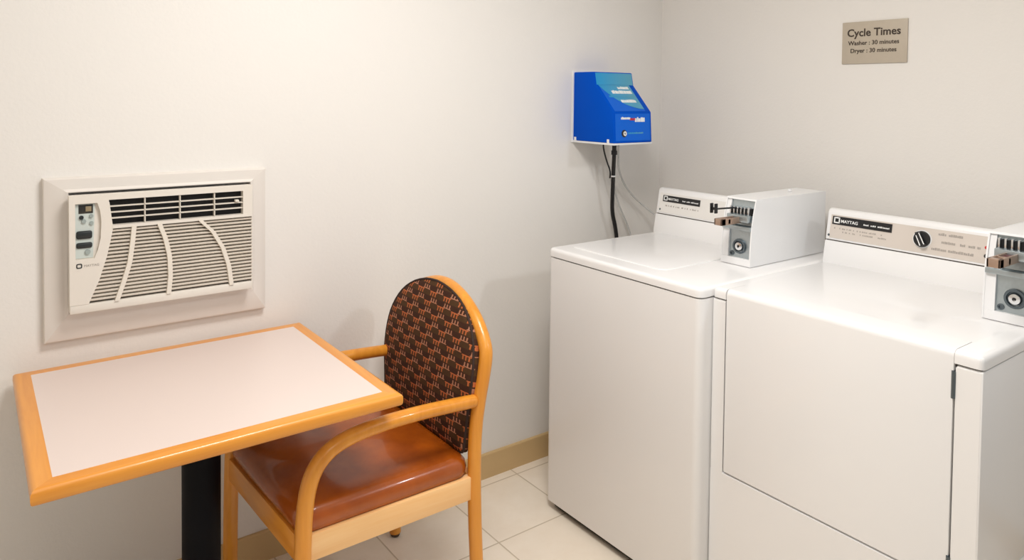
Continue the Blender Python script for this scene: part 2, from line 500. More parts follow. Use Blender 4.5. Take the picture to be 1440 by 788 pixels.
cb = coin_box(wash, -.752, -.862, -.552, -.132, 1.066, .092)
finish('bolt', B().lathe([(.006, 0), (.007, .004), (.004, .007), (0, .007)], (-.25, -.80, 1.1175), (0, 0, 1), 12), M['white_plastic'], cb)
b = B()
b.tube([(-.540, -.795, 1.086), (-.640, -.795, 1.090)], .0028, 8)
b.box(-.652, -.640, -.806, -.801, 1.078, 1.108, .001)
b.box(-.652, -.640, -.790, -.785, 1.078, 1.108, .001)
b.box(-.649, -.642, -.804, -.788, 1.088, 1.096, .001)
finish('push_handle', b, M['black'], cb, label='black push handle at the end of the coin slide')

# ------------------------------------------------------------------ dryer
DX, DL, DR, DB = -.819, -.9325, -1.602, -.11
dry = thing('dryer', (-.46, -1.263, 0), 'white front-loading dryer with a large square door, beside the washer', 'dryer')
DY0, DY1 = -1.5465, -.9765      # door's right and left edges
DZ0 = .404                      # door's bottom
DXB = -.735                     # how far the door top rolls back over the deck
g = .0028
b = B()
b.box(DX, DB, DR, DL, .024, DZ0-g, .003)
b.box(DX, DB, DY1+g, DL, DZ0-g, SEAM-.002, .003)
rr_ = rr(0, 0, 1, 1, .1)
b.box(DX, DB, DR, DY0-g-.001, DZ0-g, SEAM-.002, .004)
b.box(DX+.05, DB, DR+.02, DL-.02, .1, SEAM-.002)
finish('cabinet', b, M['enamel'], dry)
# plain front skin under the door so that no joint shows below
b = B().prism([(DR+.004, .03), (DL-.004, .03), (DL-.004, DZ0-g-.001), (DR+.004, DZ0-g-.001)], lambda p, q, h: (h, p, q), DX-.0004, DX+.01)
b.prism([(DY1+g, DZ0-g-.001), (DL-.004, DZ0-g-.001), (DL-.004, SEAM-.006), (DY1+g, SEAM-.006)], lambda p, q, h: (h, p, q), DX-.0004, DX+.01)
b.prism([(DR+.004, DZ0-g-.001), (DY0-g-.001, DZ0-g-.001), (DY0-g-.001, SEAM-.006), (DR+.004, SEAM-.006)], lambda p, q, h: (h, p, q), DX-.0004, DX+.01)
finish('front_panel', b, M['enamel'], dry)
finish('seam_strip', B().box(DX+.006, DB-.006, DR+.006, DL-.006, SEAM-.006, SEAM+.006), M['seam'], dry)
finish('door_recess', B().box(DX+.022, DX+.045, DY0-.02, DY1+.02, DZ0-.02, SEAM), M['dark'], dry)
# deck: U-shaped so that the door's rolled top sits in its front
ol = [(DX-.002, DR-.001), (DX-.002, DY0-.0014), (DXB+.0014, DY0-.0014), (DXB+.0014, DY1+.0012), (DX-.002, DY1+.0012), (DX-.002, DL+.001), (DB, DL+.001), (DB, DR-.001)]
t = bmesh.new()
lo = [t.verts.new((p, q, SEAM+.002)) for p, q in ol]; hi = [t.verts.new((p, q, H)) for p, q in ol]
t.faces.new(lo); t.faces.new(hi)
for i in range(8): t.faces.new([lo[i], lo[(i+1) % 8], hi[(i+1) % 8], hi[i]])
bmesh.ops.recalc_face_normals(t, faces=t.faces)
outer = [e for e in t.edges if all(v.co.z > H-.001 for v in e.verts) and not (min(v.co.x for v in e.verts) > DXB-.09 and all(DY0-.01 < v.co.y < DY1+.01 for v in e.verts))]
outer += [e for e in t.edges if abs(e.verts[0].co.z-e.verts[1].co.z) > .01 and (e.verts[0].co.y < DR+.01 or e.verts[0].co.y > DL-.01)]
bmesh.ops.bevel(t, geom=outer, offset=.012, segments=4, profile=.5, affect='EDGES')
finish('top_panel', B().add(t), M['enamel'], dry)
# door: one skin that rolls over the top front edge
R_ = .016
prof = [(DXB+.0005, H-.012), (DXB+.0005, H+.0002)]
for k in range(7):
    a = math.radians(90+90*k/6)
    prof.append((DX+R_+R_*math.cos(a)-.0008, H-R_+R_*math.sin(a)+.0002))
prof += [(DX-.0008, DZ0+.004), (DX+.003, DZ0), (DX+.020, DZ0), (DX+.020, H-.030), (DXB+.0005, H-.030)]
t = bmesh.new()
a_ = [t.verts.new((p, DY0, q)) for p, q in prof]; c_ = [t.verts.new((p, DY1, q)) for p, q in prof]
t.faces.new(a_); t.faces.new(c_)
for i in range(len(prof)): t.faces.new([a_[i], a_[(i+1) % len(prof)], c_[(i+1) % len(prof)], c_[i]])
bmesh.ops.recalc_face_normals(t, faces=t.faces)
cor = [e for e in t.edges if abs(e.verts[0].co.y-e.verts[1].co.y) < 1e-6 and max(v.co.z for v in e.verts) > DZ0 and all(v.co.x < DX+.004 for v in e.verts)]
bmesh.ops.bevel(t, geom=cor, offset=.0025, segments=2, profile=.5, affect='EDGES')
door = finish('door', B().add(t), M['enamel'], dry)
for zc in (.835, .44):
    b = B().tube([(DX-.001, DY0-.001, zc-.028), (DX-.001, DY0-.001, zc+.028)], .0035, 10)
    b.box(DX-.0012, DX+.015, DY0-.0015, DY0+.0045, zc-.03, zc+.03, .001)
    finish('hinge', b, M['steel_dark'], door)
for x in (DX+.06, DB-.06):
    for y in (DR+.06, DL-.06):
        finish('foot', B().lathe([(.018, 0), (.02, .004), (.012, .012), (.010, .03)], (x, y, 0), (0, 0, 1), 14), M['black'], dry)
c, on = console(dry, -.270, -1.598, -.936, -.236, -.12, M['panel_beige'])
name_strip(c, on, .018, .205, .050, .076)
for i, (u0, u1, v) in enumerate(((.02, .19, .036), (.05, .19, .026))):
    finish('small_print', strokes(B(), u0, u1, v, .005, lambda p, q, h: on(p, q, .0012+h), 20+i, .5), M['grey_print'], c)
for i, (u0, u1, v) in enumerate(((.335, .40, .064), (.345, .445, .042), (.32, .43, .020))):
    finish('small_print', strokes(B(), u0, u1, v, .0075, lambda p, q, h: on(p, q, .0012+h), 30+i, .85, gap=.15), M['grey_print'], c)
ko = Vector(on(.293, .046, .0012)); kn = (Vector(on(.293, .046, .02))-ko).normalized()
k_ = finish('dial_plate', B().lathe([(.0262, 0), (.0262, .0015), (0, .0015)], ko, kn, 28), M['white_plastic'], c)
k_ = finish('knob', B().lathe([(.0225, 0), (.0235, .004), (.021, .010), (0, .010)], ko, kn, 28), M['black'], c)
def kp(p, q, h):
    a = math.radians(28); u = p*math.cos(a)-q*math.sin(a); v = p*math.sin(a)+q*math.cos(a)
    return on(.293+u, .046+v, .011+h)
b = B().prism([(-.0075, -.021), (.0075, -.021), (.0065, .021), (-.0065, .021)], kp, -.001, .010, .0015)
finish('knob_grip', b, M['black'], c)
b = B().prism([(-.0070, -.019), (-.0042, -.019), (-.0040, .012), (-.0062, .012)], kp, .0101, .0106)
b.prism([(.0042, -.019), (.0070, -.019), (.0060, .016), (.0040, .016)], kp, .0101, .0106)
finish('knob_marking', b, M['white_print'], c)
finish('indicator', B().lathe([(.0042, 0), (.0042, .002), (0, .0035)], on(.459, .050, .0012), kn, 14), M['red'], c, label='small red indicator')
finish('push_button', B().lathe([(.006, 0), (.006, .003), (.004, .006), (0, .006)], on(.461, .027, .0012), kn, 14), M['black'], c)
finish('screw', B().lathe([(.004, 0), (.003, .0015), (0, .002)], on(.010, .014, .0012), kn, 10), M['steel_dark'], c)
coin_box(dry, -1.486, -1.600, -.522, -.10, 1.080, .108)

# ------------------------------------------------------------------ table
TZ, TH = .725, .031
tx0, tx1, ty0, ty1 = -2.385, -1.651, -.690, -.026
tcx, tcy = (tx0+tx1)/2, (ty0+ty1)/2; thx, thy = (tx1-tx0)/2, (ty1-ty0)/2
tab = thing('table', (-2.018, -.36, 0), 'rectangular wood-edged table with a pale laminate top on a black post', 'table')
ew = .036
finish('tabletop', B().loft([[(p, q, z) for p, q in rr(tcx, tcy, thx-ew, thy-ew, .001, 1)] for z in (TZ-TH+.004, TZ-.0002)]), M['laminate'], tab)
def edge_piece(pa, pb, qa, qb):
    """bullnose edging from outer corner pa to pb, mitred to inner corners qa, qb"""
    rings = []
    for P_, Q_ in ((pa, qa), (pb, qb)):
        P_, Q_ = Vector((*P_, 0)), Vector((*Q_, 0)); ring = []
        prof = [(1, TZ), (.30, TZ)]
        for a in (70, 45, 20): prof.append((.30*(1-math.cos(math.radians(a))), TZ-.010*(1-math.sin(math.radians(a)))))
        prof += [(0, TZ-.012), (0, TZ-TH+.012)]
        for a in (20, 45, 70): prof.append((.30*(1-math.cos(math.radians(a))), TZ-TH+.010*(1-math.sin(math.radians(a)))))
        prof += [(.30, TZ-TH), (1, TZ-TH)]
        for f_, z in prof:
            w = P_.lerp(Q_, f_); ring.append((w.x, w.y, z))
        rings.append(ring)
    return rings
oc = [(tx0, ty0), (tx1, ty0), (tx1, ty1), (tx0, ty1)]
ic = [(tx0+ew, ty0+ew), (tx1-ew, ty0+ew), (tx1-ew, ty1-ew), (tx0+ew, ty1-ew)]
for i in range(4):
    j = (i+1) % 4
    finish('edge_banding', B().loft(edge_piece(oc[i], oc[j], ic[i], ic[j])), M['wood_x'] if i in (0, 2) else M['wood_y'], tab)
px, py = -2.022, -.36
finish('mounting_plate', B().box(px-.16, px+.16, py-.16, py+.16, TZ-TH-.006, TZ-TH+.001, .002), M['black_metal'], tab)
finish('post', B().lathe([(.044, .035), (.044, TZ-TH-.004)], (px, py, 0), (0, 0, 1), 40), M['black_metal'], tab)
b = B()
for a in (0, 90):
    m = Matrix.Translation((px, py, 0)) @ Matrix.Rotation(math.radians(a), 4, 'Z')
    t_ = bmesh.new()
    pr = [(-.27, .0), (-.27, .022), (-.06, .055), (.06, .055), (.27, .022), (.27, 0)]
    bb = B().prism(pr, lambda p, q, h: (p, h, q), -.035, .035, .004)
    bmesh.ops.transform(bb.bm, matrix=m, verts=bb.bm.verts); b.add(bb.bm)
finish('pedestal_base', b, M['black_metal'], tab)

# ------------------------------------------------------------------ armchair
CY = -.365
ch = thing('armchair', (-1.62, CY, 0), 'bentwood armchair with brown vinyl seat and patterned oval back, at the table', 'chair')
xfn, xff = -1.862, -1.886          # front legs, near and far
# hoop with the two rear legs: (half width, x, z)
hp = [(.240, -1.372, 0.012), (.239, -1.378, .15), (.238, -1.386, .30), (.236, -1.388, .46), (.2355, -1.383, .55), (.239, -1.375, .615), (.2425, -1.364, .68), (.243, -1.3565, .728), (.232, -1.3525, .756), (.196, -1.348, .797), (.155, -1.344, .826), (.103, -1.340, .8515), (.048, -1.3375, .8675), (.0, -1.337, .872)]
path = [(x, CY-w, z) for w, x, z in hp]+[(x, CY+w, z) for w, x, z in hp[::-1][1:]]
finish('back_hoop', B().tube(path, .0185, 16, 2), M['wood_z'], ch)
for s_ in (-1, 1):
    finish('foot_glide', B().lathe([(.013, 0), (.015, .004), (.014, .016)], (-1.372, CY+s_*.240, 0), (0, 0, 1), 14), M['glide'], ch)
for s_, xq in ((-1, xfn), (1, xff)):
    y = CY+s_*.240
    d = xq+1.862
    pts = [(-1.866+d, 0.012), (-1.865+d, .20), (-1.862+d, .38), (-1.858+d, .47), (-1.848+d, .532), (-1.826+d*.9, .575), (-1.79+d*.8, .602), (-1.74+d*.6, .617), (-1.66+d*.4, .624), (-1.56, .624), (-1.47, .619), (-1.395, .614)]
    finish('armrest', B().tube([(x, y, z) for x, z in pts], [.0195]*6+[.019, .019, .0185, .018, .0175, .0175], 16, 2, True), M['wood_z'], ch)
    finish('foot_glide', B().lathe([(.013, 0), (.016, .004), (.015, .016)], (-1.866+d, y, 0), (0, 0, 1), 14), M['glide'], ch)
ZR0, ZR1 = .350, .412
for s_, xq in ((-1, xfn), (1, xff)):
    y = CY+s_*.234
    finish('side_rail', B().prism([(xq+.01, ZR0), (-1.382, ZR0), (-1.382, ZR1), (xq+.01, ZR1)], lambda p, q, h: (p, h, q), y-.011, y+.011, .002), M['wood_rail'], ch)
def slab(x0a, y0a, x1a, y1a, th):
    d = Vector((x1a-x0a, y1a-y0a)).normalized(); n = Vector((-d.y, d.x))*th/2
    return [(x0a+n.x, y0a+n.y), (x1a+n.x, y1a+n.y), (x1a-n.x, y1a-n.y), (x0a-n.x, y0a-n.y)]
finish('front_rail', B().prism(slab(xfn, CY-.235, xff, CY+.235, .022), lambda p, q, h: (p, q, h), ZR0, ZR1, .002), M['wood_y'], ch)
finish('rear_rail', B().prism(slab(-1.392, CY-.225, -1.392, CY+.225, .02), lambda p, q, h: (p, q, h), ZR0, ZR1, .002), M['wood_y'], ch)
# seat cushion: slightly trapezoid plan with a soft domed top
def seat_ring(i, z):
    out = []
    x0s, x1s = -1.876+i, -1.404-i
    hw = .234-i
    for p, q in rr(0, 0, 1, 1, .16, 7):
        t_ = (p+1)/2
        x = x0s+(x1s-x0s)*t_
        x += (-.012 if q > 0 else .010)*abs(q)*(1-t_)
        out.append((x, CY+hw*q, z))
    return out
rings = [seat_ring(.010, .408), seat_ring(.002, .411), seat_ring(-.004, .420), seat_ring(-.006, .436), seat_ring(-.003, .451), seat_ring(.006, .463), seat_ring(.022, .472), seat_ring(.05, .479), seat_ring(.09, .484), seat_ring(.14, .487), seat_ring(.19, .4885), seat_ring(.225, .489)]
finish('seat', B().loft(rings), M['vinyl'], ch, 60)
# back pad: arch outline
po = [(.0, .4575), (.12, .4575), (.205, .459), (.226, .468), (.229, .50), (.235, .55), (.242, .61), (.2455, .66), (.2435, .705), (.233, .748), (.213, .787), (.181, .822), (.138, .850), (.088, .869), (.042, .878), (0, .881)]
def smooth_out(pts, k):
    for _ in range(k):
        Q = [pts[0]]
        for i in range(len(pts)-1):
            a, b_ = pts[i], pts[i+1]
            Q += [(a[0]*.75+b_[0]*.25, a[1]*.75+b_[1]*.25), (a[0]*.25+b_[0]*.75, a[1]*.25+b_[1]*.75)]
        Q.append(pts[-1]); pts = Q
    return pts
ps = smooth_out(po, 1)
ol = [(w, z) for w, z in ps]+[(-w, z) for w, z in ps[::-1][1:-1]]
PXC = [(.40, -1.420), (.46, -1.418), (.62, -1.412), (.68, -1.404), (.74, -1.394), (.81, -1.379), (.85, -1.369), (.90, -1.362)]
def pad_x(z):
    for (za, xa), (zb, xb_) in zip(PXC, PXC[1:]):
        if z <= zb: return xa+(xb_-xa)*max(0, (z-za)/(zb-za))
    return PXC[-1][1]
zc_ = .68
def pad_ring(i, out):
    r = []
    for w, z in ol:
        d = math.hypot(w, z-zc_); k = max(0.0, 1-i/d)
        zz = zc_+(z-zc_)*k; r.append((pad_x(zz)+out, CY+.013-w*k*1.025, zz))
    return r
rings = [pad_ring(.020, .032), pad_ring(.006, .029), pad_ring(0, .022), pad_ring(0, .016), pad_ring(.002, .010), pad_ring(.008, .005), pad_ring(.02, .001), pad_ring(.05, -.002), pad_ring(.10, -.004), pad_ring(.15, -.005), pad_ring(.19, -.005)]
pad = finish('backrest', B().loft(rings), M['fabric'], ch, 60)
uvl = pad.data.uv_layers.new(name='UVMap')
for lp in pad.data.loops:
    co = pad.data.vertices[lp.vertex_index].co
    uvl.data[lp.index].uv = (-co.y, co.z+co.x*.2)
pth = pad_ring(.003, .0085); pth.append(pth[0])
wl_ = B().tube(pth, .0034, 8)
finish('welt', wl_, M['welt'], pad)

# ------------------------------------------------------------------ wall air conditioner and its surround
sur = thing('air_conditioner_surround', (-2.038, 0, .995), 'white mitred frame fixed to the wall around the air conditioner', 'frame')
so = [(-2.318, .783), (-1.757, .783), (-1.757, 1.206), (-2.318, 1.206)]
si = [(-2.262, .858), (-1.806, .858), (-1.806, 1.166), (-2.262, 1.166)]
for i in range(4):
    j = (i+1) % 4; rings = []
    for P_, Q_ in ((so[i], si[i]), (so[j], si[j])):
        ring = []
        for f_, dpt in ((0, 0.0), (0, .016), (.03, .021), (.10, .0235), (.75, .0245), (.90, .030), (.96, .030), (1, .026), (1, 0.0)):
            ring.append((P_[0]+(Q_[0]-P_[0])*f_, -dpt, P_[1]+(Q_[1]-P_[1])*f_))
        rings.append(ring)
    finish('frame_rail', B().loft(rings), M['surround'], sur)

ac = thing('wall_air_conditioner', (-2.038, 0, .86), 'cream wall air conditioner with curved ribs, set in the wall above the table', 'air conditioner')
AX0, AX1, AZ0, AZ1 = -2.266, -1.812, .862, 1.163
YF = -.072
f = lambda p, q, h: (p, h, q)
finish('sleeve', B().box(AX0+.008, AX1-.004, YF+.026, -.002, AZ0+.006, AZ1-.006), M['dark'], ac)
def lerp_curve(c, z):
    c = sorted(c, key=lambda p: -p[1])
    if z >= c[0][1]: return c[0][0]
    for (xa, za), (xb_, zb) in zip(c, c[1:]):
        if za >= z >= zb: return xa+(xb_-xa)*(za-z)/(za-zb)
    return c[-1][0]
gl = [(-2.168, 1.075), (-2.1735, 1.044), (-2.183, 1.0), (-2.200, .943), (-2.224, .885)]
r1 = [(-2.119, 1.075), (-2.123, 1.032), (-2.130, .979), (-2.143, .934), (-2.161, .880)]
r2 = [(-2.058, 1.075), (-2.0435, 1.035), (-2.033, .985), (-2.031, .931), (-2.036, .878)]
r3 = [(-1.955, 1.075), (-1.921, 1.040), (-1.894, .991), (-1.878, .939), (-1.870, .878)]
GZ0, GZ1 = .884, 1.074
GX1 = -1.817
D0 = YF+.028
def dense(c, z0, z1, k=14): return [(lerp_curve(c, z1+(z0-z1)*i/k), z1+(z0-z1)*i/k) for i in range(k+1)]
b = B()
# control side of the face (left), hollowed for the panel
PX0, PZ0, PZ1 = -2.2525, 1.0, 1.1425
pr_edge = [(-2.2035, 1.1425), (-2.197, 1.12), (-2.1945, 1.095), (-2.1965, 1.05), (-2.203, 1.02), (-2.211, 1.0)]
left_poly = [(AX0, GZ0-.004), (AX0, PZ0), (-2.211, PZ0)]+pr_edge[::-1][1:]+[(PX0, PZ1), (PX0, PZ0+.0004), (AX0, PZ0+.0004), (AX0, AZ1), (-2.178, AZ1), (-2.178, 1.1485), (-2.171, 1.080)]+dense(gl, GZ0, 1.074)
def strip(pts): b.prism(pts, f, YF, D0)
b.prism([(AX0, AZ0), (AX1, AZ0), (AX1, GZ0), (AX0, GZ0)], f, YF, D0, .003)        # bottom bar
def fill_between(ca, cb, z0, z1, k=12):
    A = [(ca(z1+(z0-z1)*i/k), z1+(z0-z1)*i/k) for i in range(k+1)]
    Bq = [(cb(z1+(z0-z1)*i/k), z1+(z0-z1)*i/k) for i in range(k+1)]
    for i in range(k): b.prism([A[i], Bq[i], Bq[i+1], A[i+1]], f, YF, D0)
cl = lambda x: (lambda z: x)
fill_between(cl(AX0), lambda z: lerp_curve(gl, z), GZ0, PZ0)                      # below the panel
fill_between(cl(AX0), cl(PX0), PZ0, PZ1, 2)                                        # left of the panel
fill_between(lambda z: lerp_curve(pr_edge, z), lambda z: lerp_curve(gl, z) if z < 1.075 else -2.168-(z-1.075)*.12, PZ0, PZ1, 14)
b.prism([(AX0, PZ1), (-2.177, PZ1), (-2.1775, 1.1482), (AX1, 1.1482), (AX1, AZ1), (AX0, AZ1)], f, YF, D0)  # top bar
b.prism([(-2.171, 1.073), (AX1, 1.073), (AX1, 1.0815), (-2.170, 1.0815)], f, YF-.001, D0)     # bar under the louvre
b.prism([(-1.838, 1.0815), (AX1, 1.0815), (AX1, 1.1482), (-1.838, 1.1482)], f, YF, D0)      # right of the louvre
b.prism([(AX1-.001, AZ0), (AX1+.001, AZ0), (AX1+.001, GZ1), (AX1-.001, GZ1)], f, YF+.004, D0)
cover = finish('front_cover', b, M['ac'], ac, 30)
# lower grille: slats and three curved ribs
b = B()
ns = 19
for i in range(ns):
    z = GZ0+.0035+(GZ1-GZ0-.006)*(i+.5)/ns
    xl = lerp_curve(gl, z)-.001
    b.prism([(YF+.0030, z-.0024), (YF+.001, z+.0011), (YF+.004, z+.0020), (YF+.020, z+.0034), (YF+.020, z+.0014)], lambda p, q, h: (h, p, q), xl, AX1-.0004)
for cv in (r1, r2, r3):
    pts = dense(cv, GZ0-.002, GZ1+.002, 16); w = .0056
    for (xa, za), (xb_, zb) in zip(pts, pts[1:]):
        b.prism([(xa-w, za), (xa+w, za), (xb_+w, zb), (xb_-w, zb)], f, YF-.0035, YF+.012)
finish('air_grille', b, M['ac_slat'], ac, 30)
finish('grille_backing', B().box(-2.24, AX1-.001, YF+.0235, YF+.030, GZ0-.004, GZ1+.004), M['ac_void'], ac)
# discharge louvre
b = B()
for i in range(4):
    z = 1.084+(1.146-1.084)*(i+.5)/4+.0075
    if i == 3: continue
    b.prism([(YF+.003, z-.0011), (YF+.003, z+.0007), (YF+.012, z+.0018), (YF+.012, z+.0006)], lambda p, q, h: (h, p, q), -2.174, -1.838)
for x in (-2.092, -2.005, -1.915):
    b.prism([(x-.0012, 1.083), (x+.0012, 1.083), (x+.0012, 1.147), (x-.0012, 1.147)], f, YF+.003, YF+.016)
finish('louver', b, M['ac_slat'], ac, 30)
finish('louver_backing', B().box(-2.177, -1.836, YF+.021, YF+.030, 1.078, 1.150), M['dark'], ac)
finish('louver_lever', B().box(-1.860, -1.850, YF-.004, YF+.01, 1.118, 1.124, .001), M['ac_slat'], ac)
# control panel
pp = [(PX0, PZ0), (-2.211, PZ0)]+pr_edge[::-1][1:]+[(PX0, PZ1)]
b = B()
for i in range(10):
    z0_, z1_ = PZ0+(PZ1-PZ0)*i/10, PZ0+(PZ1-PZ0)*(i+1)/10
    b.prism([(PX0, z0_), (lerp_curve(pr_edge, z0_), z0_), (lerp_curve(pr_edge, z1_), z1_), (PX0, z1_)], f, YF+.010, YF+.016)
finish('panel_recess', b, M['ac'], ac)
cp = finish('control_panel', B().prism([(PX0+.001, PZ0+.002), (-2.2130, PZ0+.002), (-2.2080, PZ1-.002), (PX0+.001, PZ1-.002)], f, YF+.0085, YF+.011), M['ac_panel'], ac)
def btn(nm, x0, x1, z0, z1, mat, out=.004, bev=.0012):
    finish(nm, B().box(x0, x1, YF+.0085-out, YF+.0095, z0, z1, bev), mat, cp)
btn('display', -2.2445, -2.2125, 1.1165, 1.1390, M['lcd'], .0012, .0004)
btn('display_digits', -2.2290, -2.2160, 1.1215, 1.1345, M['lcd_digit'], .0016, .0002)
finish('button', B().lathe([(.0055, 0), (.005, .004), (0, .004)], (-2.2385, YF+.0085, 1.1065), (0, -1, 0), 14), M['btn_dark'], cp)
finish('button', B().lathe([(.0055, 0), (.005, .004), (0, .004)], (-2.2330, YF+.0085, 1.0965), (0, -1, 0), 14), M['btn_grey'], cp)
finish('button', B().lathe([(.0050, 0), (.0045, .004), (0, .004)], (-2.2165, YF+.0085, 1.1090), (0, -1, 0), 14), M['btn_grey'], cp)
finish('button', B().lathe([(.0050, 0), (.0045, .004), (0, .004)], (-2.2160, YF+.0085, 1.0910), (0, -1, 0), 14), M['btn_grey'], cp)
btn('button', -2.2500, -2.2150, 1.0520, 1.0720, M['btn_dark'], .005, .0045)
btn('button', -2.2500, -2.2150, 1.0280, 1.0420, M['btn_dark'], .005, .004)
finish('button', B().lathe([(.0068, 0), (.006, .004), (0, .004)], (-2.2250, YF+.0085, 1.0170), (0, -1, 0), 16), M['btn_grey'], cp)
fm = lambda x, y, h: (-2.2345+x, YF-h*.5, .9805+y)
finish('lettering', text_b('MAYTAG', .0085, fm), M['grey_print'], ac)
b = B()
oz = [rr(-2.2448, .9842, hx, hz, r_, 4) for hx, hz, r_ in ((.0066, .0060, .0035), (.0042, .0036, .0020))]
b.loft([[(p, YF+.001, q) for p, q in oz[0]], [(p, YF-.0010, q) for p, q in oz[0]], [(p, YF-.0010, q) for p, q in oz[1]], [(p, YF+.001, q) for p, q in oz[1]]], loop=True)
finish('emblem', b, M['btn_dark'], ac)

# ------------------------------------------------------------------ blue detergent dispenser
dis = thing('wall_dispenser', (-.42, 0, 1.25), 'blue wall-mounted soap dispenser above the washer', 'dispenser')
X0, X1 = -.521, -.312
side = [(-.004, 1.254), (-.236, 1.254), (-.229, 1.372), (-.133, 1.476), (-.122, 1.527), (-.004, 1.527)]
finish('housing', B().prism(side, lambda p, q, h: (h, p, q), X0, X1, .004), M['blue'], dis)
b = rbox(B(), X0-.006, X1+.006, -.006, 0, 1.246, 1.532, .002)
finish('back_plate', b, M['white_plastic'], dis)
finish('bottom_tray', B().prism([(-.002, 1.246), (-.236, 1.246), (-.2385, 1.2535), (-.002, 1.2535)], lambda p, q, h: (h, p, q), X0-.001, X1+.001, .001), M['white_plastic'], dis)
for x, y in ((X0-.0016, -.018), (X0-.0016, -.205)):
    finish('clip', B().box(x, x+.006, y-.006, y+.006, 1.246, 1.268, .001), M['white_plastic'], dis)
A1, A2, A3, A4 = Vector((0, -.236, 1.254)), Vector((0, -.229, 1.372)), Vector((0, -.133, 1.476)), Vector((0, -.122, 1.527))
def face(a, c_):
    d = (c_-a).normalized(); n = Vector((0, -d.z, d.y))
    def g_(u, v, h):   # u metres from left edge, v metres up from a, h out
        w = a+d*v+n*h; return (X0+u, w.y, w.z)
    return g_
fl_, fs_, ft_ = face(A1, A2), face(A2, A3), face(A3, A4)
W = X1-X0
Ls = (A3-A2).length; Lt = (A4-A3).length
# teal label wrapping the top band and most of the sloping face, with a curved lower edge
b = B()
b.prism([(.004, .0006), (W-.006, .0006), (W-.006, Lt-.004), (.004, Lt-.004)], ft_, .0002, .0012)
curve = [(.012, Ls-.005), (.030, Ls*.72), (.060, Ls*.45), (.100, Ls*.24), (.150, Ls*.12), (W-.030, Ls*.10)]
curve = smooth_out(curve, 2)
top = Ls-.0006
for (ua, va), (ub, vb) in zip(curve, curve[1:]):
    b.prism([(ua, va), (ub, vb), (ub, top), (ua, top)], fs_, .0002, .0012)
finish('teal_label', b, M['teal'], dis)
b = B().prism([(.010, .008), (W-.010, .008), (W-.010, .112), (.010, .112)], fl_, .0002, .0012)
for (ua, va), (ub, vb) in zip(curve, curve[1:]):
    b.prism([(ua, .004), (ub, .004), (ub, vb-.0015), (ua, va-.0015)], fs_, .0002, .0010)
finish('blue_label', b, M['blue_print'], dis)
def row(name, mat, f_, u0, u1, v, h, seed, dense=1, gap=.1):
    finish(name, strokes(B(), u0, u1, v, h, lambda p, q, hh: f_(p, q, .0012+hh), seed, dense, gap=gap), mat, dis)
row('lettering', M['white_print'], fs_, .105, .165, Ls*.84, .014, 3)
row('lettering', M['white_print'], fs_, .060, .168, Ls*.67, .018, 4)
row('lettering', M['white_print'], fs_, .080, .160, Ls*.34, .016, 6)
row('lettering', M['white_print'], fl_, .040, .090, .090, .010, 8)
row('lettering', M['white_print'], fl_, .115, .170, .080, .019, 9)
row('red_lettering', M['red'], fl_, .088, .118, .086, .010, 10)
row('pale_lettering', M['teal'], fs_, .030, .165, Ls*.53, .010, 12, 1, .05)
row('pale_lettering', M['teal'], fl_, .075, .160, .034, .007, 13, .9, .2)
o_ = Vector(fl_(.055, .036, .0012)); n_ = (Vector(fl_(.055, .036, .02))-o_).normalized()
finish('emblem_disc', B().lathe([(.014, 0), (.014, .001), (0, .001)], o_, n_, 20), M['black'], dis)
finish('emblem_ring', B().lathe([(.009, .001), (.009, .0016), (.005, .0016), (.005, .001)], o_+Vector((.004, 0, 0)), n_, 20), M['white_print'], dis)
finish('pipe_fitting', B().lathe([(.013, 0), (.013, .012), (.009, .014), (.009, .032), (.012, .034), (.012, .050)], (-.383, -.10, 1.2465), (0, 0, -1), 16), M['black'], dis)

# cables and tubes
b = B().tube([(-.383, -.10, 1.198), (-.380, -.095, 1.16), (-.372, -.085, 1.10), (-.360, -.07, 1.02), (-.345, -.055, .95), (-.315, -.045, .89), (-.295, -.04, .80), (-.28, -.05, .5), (-.28, -.06, .12), (-.29, -.08, .03), (-.32, -.12, .0092), (-.40, -.16, .0092)], .0085, 10, 2)
cab = lone('power_cable', b, M['black'], (-.34, -.09, 0), 'thick black cable hanging from the blue dispenser behind the washer', 'cable')
finish('cable_tie', B().lathe([(.0098, 0), (.0105, .001), (.0105, .005), (.0098, .006)], (-.3735, -.0865, 1.112), (.12, .14, -1), 14), M['white_plastic'], cab)
b = B().tube([(-.425, -.08, 1.247), (-.424, -.08, 1.22), (-.410, -.085, 1.17), (-.392, -.089, 1.13), (-.3835, -.078, 1.10)], .0032, 8, 2)
lone('thin_wire', b, M['black'], (-.425, -.08, 1.10), 'thin dark wire joining the thick black cable under the dispenser', 'wire')
b = B().tube([(-.335, -.075, 1.2465), (-.333, -.072, 1.20), (-.318, -.06, 1.13), (-.275, -.05, 1.065), (-.215, -.045, 1.01), (-.16, -.05, .97), (-.12, -.08, .93)], .0042, 8, 2)
lone('clear_tube', b, M['clear_tube'], (-.335, -.075, .93), 'clear tube sweeping right from the dispenser to the washer console', 'tube')
b = B().tube([(-.352, -.065, 1.2465), (-.350, -.06, 1.18), (-.335, -.045, 1.09), (-.300, -.035, 1.0), (-.255, -.03, .93), (-.215, -.03, .86), (-.2, -.03, .80)], .0038, 8, 2)
lone('clear_tube', b, M['clear_tube'], (-.352, -.065, .80), 'clear tube hanging steeply from the dispenser, right of the black cable', 'tube')

